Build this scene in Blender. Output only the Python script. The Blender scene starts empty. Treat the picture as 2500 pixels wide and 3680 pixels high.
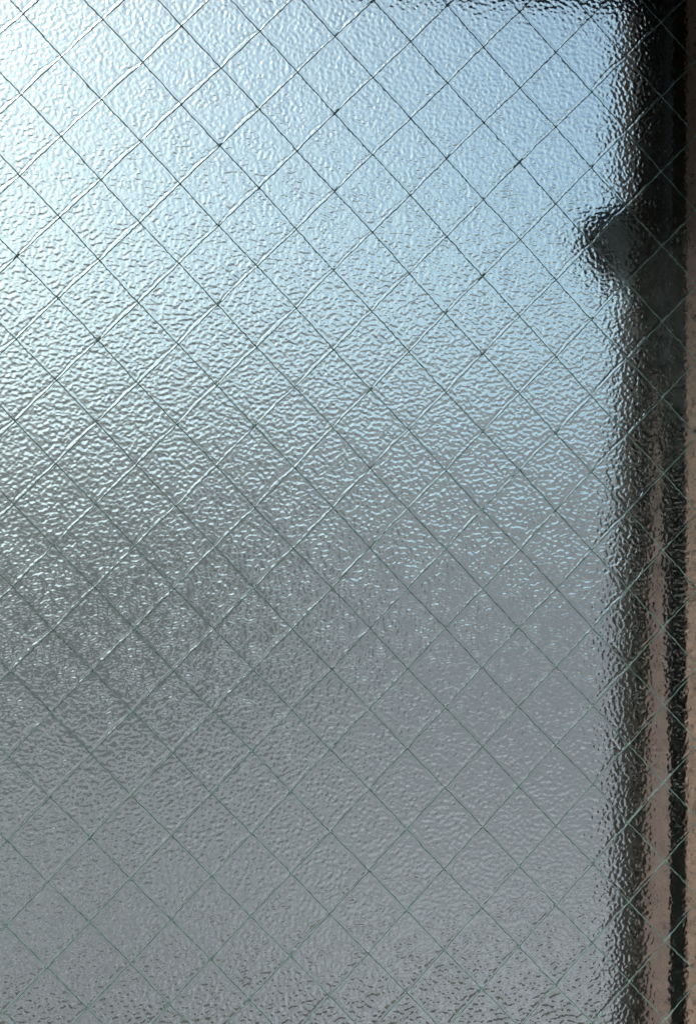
import bpy, math, random
import numpy as np
from mathutils import Matrix, Vector

random.seed(7)
rng = np.random.default_rng(11)
scene = bpy.context.scene
COL = scene.collection
ZC = 1.40                      # height of the middle of the pane above the paving

# ------------------------------------------------------------------ camera
cam_data = bpy.data.cameras.new("camera")
cam = bpy.data.objects.new("camera", cam_data)
COL.objects.link(cam)
R = Matrix(((0.9849442, -0.0208114, -0.1716152),
            (-0.1724342, -0.0476288, -0.9838689),
            (0.0123019, 0.9986483, -0.0505003)))
cam.matrix_world = Matrix.Translation((-0.0776331, -0.4799944, -0.0398075 + ZC)) @ R.to_4x4()
cam_data.sensor_fit = 'VERTICAL'
cam_data.sensor_height = 36.0
cam_data.lens = 5000.0 / 3680.0 * 36.0
cam_data.clip_start = 0.01
cam_data.clip_end = 2000.0
scene.camera = cam

# ------------------------------------------------------------------ light
SUN_EL, SUN_AZ = 33.5, -18.5   # azimuth from +Y (straight out through the pane) towards +X
sx = math.sin(math.radians(SUN_AZ)) * math.cos(math.radians(SUN_EL))
sy = math.cos(math.radians(SUN_AZ)) * math.cos(math.radians(SUN_EL))
sz = math.sin(math.radians(SUN_EL))
world = bpy.data.worlds.new("World")
scene.world = world
world.use_nodes = True
wt = world.node_tree
bg = wt.nodes["Background"]
sky = wt.nodes.new("ShaderNodeTexSky")
sky.sky_type = 'NISHITA'
sky.sun_disc = False
sky.sun_elevation = math.radians(SUN_EL)
sky.sun_rotation = math.radians(SUN_AZ)
sky.air_density = 0.9
sky.dust_density = 0.9
sky.ozone_density = 0.0
wt.links.new(sky.outputs[0], bg.inputs[0])
bg.inputs[1].default_value = 0.05
assert 0.05 <= bg.inputs[1].default_value <= 0.15
sun_data = bpy.data.lights.new("sun", 'SUN')
sun_data.energy = 5.0
sun_data.angle = math.radians(18)
sun_data.color = (1.0, 0.97, 0.94)
sun = bpy.data.objects.new("sun", sun_data)
COL.objects.link(sun)
sun.location = (sx * 5, sy * 5, sz * 5 + ZC)
sun.rotation_euler = Vector((sx, sy, sz)).to_track_quat('Z', 'Y').to_euler()
scene.view_settings.view_transform = 'Standard'
scene.view_settings.look = 'None'
scene.view_settings.exposure = 1.15
scene.view_settings.gamma = 1.0
scene.cycles.caustics_refractive = True
scene.cycles.caustics_reflective = True
scene.cycles.max_bounces = 12
scene.cycles.transmission_bounces = 8
scene.cycles.sample_clamp_indirect = 3.0
scene.cycles.blur_glossy = 0.0
scene.cycles.use_denoising = True

# ------------------------------------------------------------------ materials
def new_mat(name, color, rough=0.6, metal=0.0, vary=0.12, scale=300.0, bump=0.0, col2=None, spec=0.5):
    m = bpy.data.materials.new(name)
    m.use_nodes = True
    nt = m.node_tree
    p = nt.nodes["Principled BSDF"]
    tc = nt.nodes.new("ShaderNodeTexCoord")
    nz = nt.nodes.new("ShaderNodeTexNoise")
    nz.inputs["Scale"].default_value = scale
    nz.inputs["Detail"].default_value = 6
    nt.links.new(tc.outputs["Object"], nz.inputs["Vector"])
    cr = nt.nodes.new("ShaderNodeValToRGB")
    c2 = col2 or tuple(c * (1 - vary * 2) for c in color)
    cr.color_ramp.elements[0].position = 0.32
    cr.color_ramp.elements[1].position = 0.68
    cr.color_ramp.elements[0].color = (*c2, 1)
    cr.color_ramp.elements[1].color = (*color, 1)
    nt.links.new(nz.outputs["Fac"], cr.inputs["Fac"])
    nt.links.new(cr.outputs["Color"], p.inputs["Base Color"])
    p.inputs["Roughness"].default_value = rough
    p.inputs["Metallic"].default_value = metal
    p.inputs["Specular IOR Level"].default_value = spec
    if bump:
        b = nt.nodes.new("ShaderNodeBump")
        b.inputs["Strength"].default_value = bump
        b.inputs["Distance"].default_value = 0.0005 if scale > 50 else 0.01
        nt.links.new(nz.outputs["Fac"], b.inputs["Height"])
        nt.links.new(b.outputs["Normal"], p.inputs["Normal"])
    return m

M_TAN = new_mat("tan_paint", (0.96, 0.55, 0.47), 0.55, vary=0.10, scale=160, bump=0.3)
def paint_refraction(m, dark, sc, lo, hi):
    """dark flecks painted for darks refracted by glass, drawn out along the upright"""
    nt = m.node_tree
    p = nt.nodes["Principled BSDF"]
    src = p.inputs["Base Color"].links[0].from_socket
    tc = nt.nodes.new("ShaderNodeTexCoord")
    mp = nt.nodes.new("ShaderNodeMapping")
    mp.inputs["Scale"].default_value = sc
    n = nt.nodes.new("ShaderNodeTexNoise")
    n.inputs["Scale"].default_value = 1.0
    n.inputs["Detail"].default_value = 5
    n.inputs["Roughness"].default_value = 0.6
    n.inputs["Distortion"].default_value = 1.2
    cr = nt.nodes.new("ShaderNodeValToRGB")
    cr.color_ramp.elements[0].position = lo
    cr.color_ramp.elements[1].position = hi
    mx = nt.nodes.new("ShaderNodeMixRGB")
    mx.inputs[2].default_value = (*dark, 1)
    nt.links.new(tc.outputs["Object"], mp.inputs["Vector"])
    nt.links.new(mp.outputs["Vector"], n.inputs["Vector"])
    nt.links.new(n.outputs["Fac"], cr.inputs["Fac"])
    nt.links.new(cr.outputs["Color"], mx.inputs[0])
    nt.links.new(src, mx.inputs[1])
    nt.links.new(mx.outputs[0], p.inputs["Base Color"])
paint_refraction(M_TAN, (0.03, 0.02, 0.018), (1300, 1300, 420), 0.56, 0.60)  # refraction by the pane, painted into the tan colour
M_BLACK = new_mat("black_rubber", (0.010, 0.008, 0.007), 0.7, scale=400, bump=0.2, spec=0.2)
M_DARK = new_mat("dark_bronze_metal", (0.036, 0.029, 0.026), 0.95, metal=0.0, spec=0.0, scale=250, bump=0.2)
M_CATCH = new_mat("satin_grey_metal", (0.035, 0.035, 0.037), 0.8, metal=0.0, spec=0.0, scale=500, bump=0.1)
M_BOSS = new_mat("pale_grey_metal", (0.38, 0.38, 0.41), 0.5, metal=0.0, scale=500, bump=0.1)
M_WIRE = new_mat("drawn_steel_wire", (0.86, 1.0, 0.97), 0.35, metal=0.1, vary=0.2, scale=900, bump=0.3)
M_PAVING = new_mat("grey_paving", (0.158, 0.147, 0.164), 0.9, spec=0.05, scale=1.3, vary=0.22, bump=0.3)
# large slabs of uneven tone with dark joints
pt = M_PAVING.node_tree
pp = pt.nodes["Principled BSDF"]
base = pp.inputs["Base Color"].links[0].from_socket
ptc = pt.nodes.new("ShaderNodeTexCoord")
br = pt.nodes.new("ShaderNodeTexBrick")
br.inputs["Scale"].default_value = 1.0
br.inputs["Brick Width"].default_value = 1.5
br.inputs["Row Height"].default_value = 1.0
br.inputs["Mortar Size"].default_value = 0.055
br.inputs["Color1"].default_value = (1.55, 1.55, 1.55, 1)
br.inputs["Color2"].default_value = (0.42, 0.42, 0.42, 1)
br.inputs["Mortar"].default_value = (0.18, 0.17, 0.15, 1)
pm = pt.nodes.new("ShaderNodeMixRGB")
pm.blend_type = 'MULTIPLY'
pm.inputs[0].default_value = 1.0
pt.links.new(ptc.outputs["Object"], br.inputs["Vector"])
pt.links.new(base, pm.inputs[1])
pt.links.new(br.outputs["Color"], pm.inputs[2])
pt.links.new(pm.outputs[0], pp.inputs["Base Color"])
M_ASPHALT = new_mat("dark_asphalt", (0.020, 0.019, 0.021), 0.9, spec=0.05, scale=2.0, vary=0.1, bump=0.3)
M_SOIL = new_mat("dark_soil", (0.03, 0.024, 0.018), 0.95, spec=0.05, scale=14.0, vary=0.25, bump=0.6)
M_WALL = new_mat("grey_render", (0.55, 0.50, 0.49), 0.9, scale=1.5, vary=0.1, bump=0.3)

M_GLASS = bpy.data.materials.new("wired_cast_glass")
M_GLASS.use_nodes = True
nt = M_GLASS.node_tree
nt.nodes.remove(nt.nodes["Principled BSDF"])
gl = nt.nodes.new("ShaderNodeBsdfGlass")
gl.inputs["Color"].default_value = (0.815, 0.985, 0.955, 1)
gl.inputs["Roughness"].default_value = 0.25
gl.inputs["IOR"].default_value = 1.52
tc = nt.nodes.new("ShaderNodeTexCoord")
nz = nt.nodes.new("ShaderNodeTexNoise")
nz.inputs["Scale"].default_value = 900
nz.inputs["Detail"].default_value = 3
bp = nt.nodes.new("ShaderNodeBump")
bp.inputs["Strength"].default_value = 1.0
bp.inputs["Distance"].default_value = 0.0001
nt.links.new(tc.outputs["Object"], nz.inputs["Vector"])
nt.links.new(nz.outputs["Fac"], bp.inputs["Height"])
nt.links.new(bp.outputs["Normal"], gl.inputs["Normal"])
nt.links.new(gl.outputs[0], nt.nodes["Material Output"].inputs["Surface"])
M_SMOOTH = bpy.data.materials.new("smooth_glass_back")
M_SMOOTH.use_nodes = True
nt = M_SMOOTH.node_tree
nt.nodes.remove(nt.nodes["Principled BSDF"])
gb = nt.nodes.new("ShaderNodeBsdfGlass")
gb.inputs["Color"].default_value = (0.98, 0.99, 0.98, 1)
gb.inputs["Roughness"].default_value = 0.0
gb.inputs["IOR"].default_value = 1.52
nt.links.new(gb.outputs[0], nt.nodes["Material Output"].inputs["Surface"])

# ------------------------------------------------------------------ helpers
def link_mesh(name, me, mat, parent=None):
    o = bpy.data.objects.new(name, me)
    if mat:
        me.materials.append(mat)
    COL.objects.link(o)
    if parent:
        o.parent = parent
    return o

def extrude_profile(name, pts, axis, a, b, mat, parent=None, bevel=0.0004):
    """closed outline pts, extruded from a to b. axis 'Z': pts are (x, y); axis 'X': pts are (y, z)."""
    n = len(pts)
    vs = []
    for c in (a, b):
        for p in pts:
            vs.append((p[0], p[1], c) if axis == 'Z' else (c, p[0], p[1]))
    fs = [(i, (i + 1) % n, n + (i + 1) % n, n + i) for i in range(n)]
    fs += [tuple(range(n))[::-1], tuple(range(n, 2 * n))]
    me = bpy.data.meshes.new(name)
    me.from_pydata(vs, [], fs)
    import bmesh
    bm = bmesh.new(); bm.from_mesh(me)
    bmesh.ops.recalc_face_normals(bm, faces=bm.faces)
    if bevel:
        bmesh.ops.bevel(bm, geom=list(bm.edges), offset=bevel, segments=2, affect='EDGES', profile=0.5)
    bm.to_mesh(me); bm.free()
    return link_mesh(name, me, mat, parent)

def box(name, x0, x1, y0, y1, z0, z1, mat, parent=None, bevel=0.0004):
    return extrude_profile(name, [(x0, y0), (x1, y0), (x1, y1), (x0, y1)], 'Z', z0, z1, mat, parent, bevel)

# ------------------------------------------------------------------ setting: ground, road, planting bed
def sheet(name, pts, z, mat):
    me = bpy.data.meshes.new(name)
    me.from_pydata([(x, y, z) for x, y in pts], [], [tuple(range(len(pts)))])
    o = link_mesh(name, me, mat)
    o["kind"] = "structure"
    return o
sheet("ground", [(-400, -400), (400, -400), (400, 400), (-400, 400)], 0.0, M_PAVING)
sheet("planting_bed", [(-12, 0.35), (12, 0.35), (12, 2.6), (-12, 3.1)], 0.012, M_SOIL)

# a pale slope rising gently beyond the paving, crest slightly uneven
HY0, HY1, HS = 10.5, 62.0, math.tan(math.radians(11.8))
vs, fs = [], []
NX, NY = 60, 10
for j in range(NY + 1):
    for i in range(NX + 1):
        x = -150 + 300 * i / NX
        y = HY0 + (HY1 - HY0) * j / NY
        z = 0.008 + (y - HY0) * HS
        if j >= 4:
            z += (j - 3) / 7 * (0.9 * math.sin(x * 0.09 + 1) + 0.5 * math.sin(x * 0.31))
        vs.append((x, y, z))
for i in range(NX + 1):
    vs.append((-150 + 300 * i / NX, HY1 + 30, -1.0))
for j in range(NY + 1):
    for i in range(NX):
        a = j * (NX + 1) + i
        fs.append((a, a + 1, a + NX + 2, a + NX + 1))
me = bpy.data.meshes.new("hill")
me.from_pydata(vs, [], fs)
M_HILL = new_mat("pale_gravel_slope", (0.142, 0.134, 0.150), 0.95, spec=0.05, scale=0.35, vary=0.12, bump=0.2)
o = link_mesh("hill", me, M_HILL); o["kind"] = "structure"
# a dark asphalt track laid on the foot of the slope, to the left
me = bpy.data.meshes.new("road")
me.from_pydata([(x, y, 0.03 + (y - HY0) * HS) for x, y in ((-30, 10.9), (0.9, 10.9), (3.4, 22.0), (-30, 26.0))], [], [(0, 1, 2, 3)])
o = link_mesh("road", me, M_ASPHALT); o["kind"] = "structure"

# added bounce wall, unseen behind the camera: lights the pane's near side
M_BOUNCE = new_mat("pale_bounce", (0.90, 0.80, 0.77), 0.9, scale=1.5, vary=0.04, bump=0.3)
M_ABSORB_BASE = new_mat("dark_absorber_base", (0.018, 0.014, 0.013), 0.9, spec=0.05, scale=6, vary=0.2, bump=0.3)
M_ABSORB_FLOOR = new_mat("dark_absorber_floor", (0.020, 0.019, 0.019), 0.9, spec=0.05, scale=6, vary=0.2, bump=0.3)
def structure(o):
    o["kind"] = "structure"
    return o
structure(box("bounce_wall", -14, 14, -5.3, -5.0, 3.5, 12.0, M_BOUNCE, bevel=0.01))
structure(box("absorber_base", -14, 14, -5.3, -4.95, 0.0, 3.5, M_ABSORB_BASE, bevel=0.01))  # added dark base, unseen, keeps low bounce light down
sheet("absorber_floor", [(-8, -5), (8, -5), (8, 0.2), (-8, 0.2)], 0.018, M_ABSORB_FLOOR)  # added dark floor on the near side, unseen, soaks up light

# ------------------------------------------------------------------ the window
win = bpy.data.objects.new("wired_glass_panel", None)
win.empty_display_size = 0.05
win.location = (0, 0, 0)
COL.objects.link(win)
win["label"] = "pebbled wired safety glass panel with a diamond wire mesh and a dark and tan frame"
win["category"] = "glass panel"

HT = 0.0034                                    # half the glass thickness
X0, X1 = -0.138, 0.142
Z0, Z1 = -0.222, 0.200
HA, HB = 0.0135, 0.013933                      # half cell of the mesh along its rows and columns
E1 = np.array([0.9999557, 0.0094096])          # row direction (x, z)
E2 = np.array([0.0054780, -0.9999850])         # column direction, downwards
BAS = np.array([E1 * HA, E2 * HB]).T           # (x,z) = BAS @ (a-8, b-11)
INV = np.linalg.inv(BAS)

# --- the pebbled face, as real relief
STEP = 0.0003
nx = int(round((X1 - X0) / STEP)) + 1
nz_ = int(round((Z1 - Z0) / STEP)) + 1
gx = np.linspace(X0, X1, nx)
gz = np.linspace(Z0, Z1, nz_)
GX, GZ = np.meshgrid(gx, gz)                   # shape (nz_, nx)

def band_noise(lam_lo, lam_hi, aniso=1.0):
    n = rng.standard_normal(GX.shape)
    F = np.fft.rfft2(n)
    fz = np.fft.fftfreq(GX.shape[0], STEP)[:, None]
    fx = np.fft.rfftfreq(GX.shape[1], STEP)[None, :] * aniso
    f = np.hypot(fx, fz) + 1e-9
    lo, hi = 1 / lam_hi, 1 / lam_lo
    W = np.exp(-np.maximum(0, (lo - f) / (lo * 0.35)) ** 2) * np.exp(-np.maximum(0, (f - hi) / (hi * 0.25)) ** 2)
    out = np.fft.irfft2(F * W, s=GX.shape)
    return out / out.std()

n1 = band_noise(0.0018, 0.0045, 1.1)
n2 = band_noise(0.0011, 0.0022, 1.1)
n3 = band_noise(0.0007, 0.0015, 1.1)
n0 = band_noise(0.010, 0.030)
mask = 0.65 + 0.35 * np.tanh(band_noise(0.006, 0.02))
m2 = np.clip(0.8 + 0.45 * band_noise(0.004, 0.012), 0.15, 1.5)
h = 1.0 * n1 + 0.62 * n2 * m2 + 0.42 * n3 * m2[::-1]
h = 1.6 * np.tanh(0.45 * h)
gxs = np.gradient(h, STEP, axis=1); gzs = np.gradient(h, STEP, axis=0)
RELIEF_SLOPE = 0.21
h *= RELIEF_SLOPE / np.sqrt((gxs ** 2 + gzs ** 2).mean() / 2)
h *= 1 + 0.16 * np.tanh(band_noise(0.012, 0.05))
h += n0 * 0.00003

# --- the glass heaps up in a fine rounded ridge along every wire
AB = np.tensordot(INV, np.stack([GX, GZ]), axes=1)
A_, B_ = AB[0] + 8, AB[1] + 11
unit = 1 / math.hypot(1 / HA, 1 / HB) * 1.0    # distance per unit of (a+b) or (a-b)
def along(s, d, sgn):
    """s: coordinate that is constant on a wire family (integers, even), d: coordinate along it."""
    k = np.round(s / 2) * 2
    off = (s - k) * unit                       # signed distance from the nearest wire
    bow = 0.00035 + 0.00065 * np.abs(np.sin(np.pi * (d / 2 + k / 2))) 
    w = 0.00030
    jit = 0.00018 * np.sin(d * 2.1 + k * 1.7) + 0.00012 * np.sin(d * 7.3 + k)
    q = (off * sgn - bow - jit)
    return np.exp(-(q / w) ** 2), np.exp(-((off * sgn) / 0.0009) ** 2)
r1, v1 = along(A_ + B_, A_ - B_, -1)           # wires rising to the right
r2, v2 = along(A_ - B_, A_ + B_, +1)           # wires falling to the right
flat = np.clip(1 - 0.6 * np.maximum(v1, v2), 0, 1)
h = h * flat + 0.00030 * r1 + 0.00009 * r2

fz_, fx_ = nz_, nx
co = np.empty((nz_ * nx + 4, 3))
co[:-4, 0] = GX.ravel()
co[:-4, 1] = (-HT - h).ravel()
co[:-4, 2] = (GZ + ZC).ravel()
nb = nz_ * nx
co[nb:] = [(X0, HT, Z0 + ZC), (X1, HT, Z0 + ZC), (X1, HT, Z1 + ZC), (X0, HT, Z1 + ZC)]
idx = np.arange(nb).reshape(nz_, nx)
quads = np.stack([idx[:-1, :-1], idx[:-1, 1:], idx[1:, 1:], idx[1:, :-1]], axis=-1).reshape(-1, 4)
loops = [quads.ravel()]
starts = list(range(0, quads.size, 4)); totals = [4] * len(quads)
extra = [[nb, nb + 3, nb + 2, nb + 1],
         [nb, nb + 1] + idx[0, ::-1].tolist(),
         [nb + 1, nb + 2] + idx[::-1, -1].tolist(),
         [nb + 2, nb + 3] + idx[-1, :].tolist(),
         [nb + 3, nb] + idx[:, 0].tolist()]
pos = quads.size
for e in extra:
    loops.append(np.array(e)); starts.append(pos); totals.append(len(e)); pos += len(e)
loops = np.concatenate(loops).astype(np.int32)
me = bpy.data.meshes.new("glass_pane")
me.vertices.add(len(co)); me.vertices.foreach_set("co", co.ravel().astype(np.float32))
me.loops.add(len(loops)); me.loops.foreach_set("vertex_index", loops)
me.polygons.add(len(starts))
me.polygons.foreach_set("loop_start", np.array(starts, dtype=np.int32))
me.polygons.foreach_set("loop_total", np.array(totals, dtype=np.int32))
me.update(calc_edges=True)
sm = np.ones(len(starts), dtype=bool); sm[-5:] = False
me.polygons.foreach_set("use_smooth", sm)
# the pane's edge must stay crisp
link_mesh("glass_pane", me, M_GLASS, win)
me.materials.append(M_SMOOTH)
mi = np.zeros(len(starts), dtype=np.int32); mi[-5:] = 1
me.polygons.foreach_set("material_index", mi)
ea = np.zeros(len(me.edges), dtype=bool)
ev = np.empty(len(me.edges) * 2, dtype=np.int32); me.edges.foreach_get("vertices", ev); ev = ev.reshape(-1, 2)
bd = np.zeros(len(co), dtype=bool); bd[idx[0]] = bd[idx[-1]] = True; bd[idx[:, 0]] = bd[idx[:, -1]] = True; bd[nb:] = True
ea = bd[ev[:, 0]] & bd[ev[:, 1]]
at = me.attributes.new("sharp_edge", 'BOOLEAN', 'EDGE'); at.data.foreach_set("value", ea)

# --- wires
def wire(p0, p1, ydep, ph, lo, hi):
    """a drawn wire, slightly uneven, from p0 to p1 (x, z)"""
    L = math.hypot(p1[0] - p0[0], p1[1] - p0[1])
    n = max(4, int(L / 0.0009))
    tx, tz = (p1[0] - p0[0]) / L, (p1[1] - p0[1]) / L
    lx, lz = -tz, tx
    S = 6
    vs, fs = [], []
    for i in range(n + 1):
        t = i / n * L
        wob = 0.00005 * math.sin(t * 1500 + ph) + 0.00007 * math.sin(t * 610 + ph * 2.3) + random.gauss(0, 0.00003) + 0.00016 * math.sin(t * 95 + ph) + 0.00012 * math.sin(t * 41 + ph * 3)
        rad = 0.00022 * (1 + 0.16 * math.sin(t * 2900 + ph) + random.gauss(0, 0.05))
        q = lo + (hi - lo) * i / n               # whole numbers are the welded crossings
        rad *= 1 + 0.45 * math.exp(-((q - round(q)) * 0.0194 / 0.0005) ** 2)
        cx, cz = p0[0] + tx * t + lx * wob, p0[1] + tz * t + lz * wob
        cy = ydep + 0.00008 * math.sin(t * 330 + ph)
        for k in range(S):
            a = k / S * 2 * math.pi + t * 900
            vs.append((cx + lx * math.cos(a) * rad, cy + math.sin(a) * rad, cz + lz * math.cos(a) * rad + ZC))
        if i:
            b0, b1 = (i - 1) * S, i * S
            for k in range(S):
                fs.append((b0 + k, b0 + (k + 1) % S, b1 + (k + 1) % S, b1 + k))
    fs += [tuple(range(S))[::-1], tuple(n * S + k for k in range(S))]
    m = bpy.data.meshes.new("wire")
    m.from_pydata(vs, [], fs)
    m.polygons.foreach_set("use_smooth", [True] * len(m.polygons))
    link_mesh("wire", m, M_WIRE, win)

def clip(p, d):
    """segment of the line p + t d inside the pane"""
    lo, hi = -60.0, 60.0
    for c, dd, a, b in ((p[0], d[0], X0 + 0.002, X1 - 0.002), (p[1], d[1], Z0 + 0.002, Z1 - 0.002)):
        t0, t1 = (a - c) / dd, (b - c) / dd
        if t0 > t1: t0, t1 = t1, t0
        lo, hi = max(lo, t0), min(hi, t1)
    return lo, hi
for fam in (0, 1):
    for k in range(-60, 80, 2):
        # family 0: a + b = k (rises to the right); family 1: a - b = k
        p = BAS @ (np.array([k / 2 - 8, k / 2 - 11]) if fam == 0 else np.array([k / 2 - 8, -k / 2 - 11]))
        d = BAS @ (np.array([1, -1.0]) if fam == 0 else np.array([1, 1.0]))
        lo, hi = clip(p, d)
        if hi - lo < 0.6:
            continue
        wire(p + d * lo, p + d * hi, -0.0023 if fam == 0 else -0.0019, random.uniform(0, 6.28), lo, hi)

# ------------------------------------------------------------------ frame (x, y profiles)
DEP = 0.038
ZB, ZT = -0.217, 0.1898
XM = 0.1185                                    # nose of the dark stile
zlo, zhi = Z0 - 0.03 + ZC, Z1 + 0.03 + ZC
# right stile, stepping back behind the glass
extrude_profile("stile", [(0.1262, 0.0170), (XM, 0.0170), (XM, DEP), (0.160, DEP), (0.160, 0.0170)], 'Z', zlo, zhi, M_DARK, win)
# tan packing strip against the stile, its long upper taper stands in for shade
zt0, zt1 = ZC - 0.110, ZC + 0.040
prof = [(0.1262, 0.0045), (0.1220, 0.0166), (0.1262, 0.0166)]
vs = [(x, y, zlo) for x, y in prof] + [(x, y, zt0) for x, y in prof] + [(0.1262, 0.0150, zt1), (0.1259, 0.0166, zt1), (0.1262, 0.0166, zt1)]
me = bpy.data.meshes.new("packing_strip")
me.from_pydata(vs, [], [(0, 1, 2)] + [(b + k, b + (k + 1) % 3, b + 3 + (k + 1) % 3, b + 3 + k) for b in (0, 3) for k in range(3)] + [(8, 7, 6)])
import bmesh
bm = bmesh.new(); bm.from_mesh(me); bmesh.ops.recalc_face_normals(bm, faces=bm.faces); bm.to_mesh(me); bm.free()
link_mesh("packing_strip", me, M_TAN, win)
extrude_profile("gasket", [(0.1266, 0.0037), (0.1319, 0.0037), (0.1319, 0.0164), (0.1266, 0.0164)], 'Z', zlo, zhi, M_BLACK, win, 0.0003)
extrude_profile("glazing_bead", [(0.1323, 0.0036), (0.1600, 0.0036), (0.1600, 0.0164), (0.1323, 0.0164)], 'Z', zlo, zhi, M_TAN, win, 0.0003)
# left stile
box("stile", -0.170, -0.130, 0.0040, DEP, zlo, zhi, M_DARK, win)
# top and bottom rails between the stiles
box("rail", -0.1296, XM - 0.0004, 0.0040, DEP - 0.001, ZT + ZC, Z1 + 0.03 + ZC, M_DARK, win)
box("rail", -0.1296, XM - 0.0004, 0.0040, DEP - 0.001, Z0 - 0.03 + ZC, ZB + ZC, M_DARK, win)
# added cover above the pane, out of view, blocks near-side light from above
box("shade_hood", -0.45, 0.45, -0.30, -0.006, 0.215 + ZC, 0.240 + ZC, M_DARK, win, 0.002)

# window catch: plate on the stile, lever, round boss
def lathe(name, c, prof, axis, mat, parent, seg=28):
    vs, fs = [], []
    ax = Vector(axis).normalized()
    u = ax.orthogonal().normalized(); w = ax.cross(u)
    for (r, t) in prof:
        for k in range(seg):
            a = 2 * math.pi * k / seg
            vs.append(Vector(c) + ax * t + u * (r * math.cos(a)) + w * (r * math.sin(a)))
    for i in range(len(prof) - 1):
        for k in range(seg):
            fs.append((i * seg + k, i * seg + (k + 1) % seg, (i + 1) * seg + (k + 1) % seg, (i + 1) * seg + k))
    fs += [tuple(range(seg)), tuple((len(prof) - 1) * seg + k for k in range(seg))]
    m = bpy.data.meshes.new(name)
    m.from_pydata(vs, [], fs)
    import bmesh
    bm = bmesh.new(); bm.from_mesh(m); bmesh.ops.recalc_face_normals(bm, faces=bm.faces); bm.to_mesh(m); bm.free()
    m.polygons.foreach_set("use_smooth", [len(p.vertices) == 4 for p in m.polygons])
    return link_mesh(name, m, mat, parent)
ZK = 0.092 + ZC
pts = [(XM - 0.0003, 0.013), (0.109, 0.013), (0.1025, 0.010), (0.1005, 0.002), (0.110, -0.013), (XM - 0.0003, -0.016)]
catch = extrude_profile("window_catch", [(-z, x) for x, z in pts], 'Z', -0.0075, 0.0075, M_CATCH, win, 0.0015)
me = catch.data
for v in me.vertices:                          # outline drawn in (z, x): stand it up at its place
    z_, x_, y_ = -v.co.x, v.co.y, v.co.z
    v.co = (x_, 0.0285 + y_, z_ + ZK)
import bmesh
bm = bmesh.new(); bm.from_mesh(me); bmesh.ops.recalc_face_normals(bm, faces=bm.faces); bm.to_mesh(me); bm.free()
lathe("boss", (0.1125, 0.0205, ZK + 0.001), [(0.0001, -0.0035), (0.0050, -0.0028), (0.0072, -0.0012), (0.0075, 0.0)], (0, 1, 0), M_BOSS, catch)
lv = extrude_profile("lever", [(0.1085, 0.004), (0.1145, 0.006), (0.1165, -0.010), (0.1180, -0.026), (0.1155, -0.028), (0.1125, -0.014)], 'Z', -0.0015, 0.0015, M_BOSS, catch, 0.0008)
for v in lv.data.vertices:
    x_, z_, y_ = v.co
    v.co = (x_, 0.0190 + y_, z_ + ZK)
bm = bmesh.new(); bm.from_mesh(lv.data); bmesh.ops.recalc_face_normals(bm, faces=bm.faces); bm.to_mesh(lv.data); bm.free()
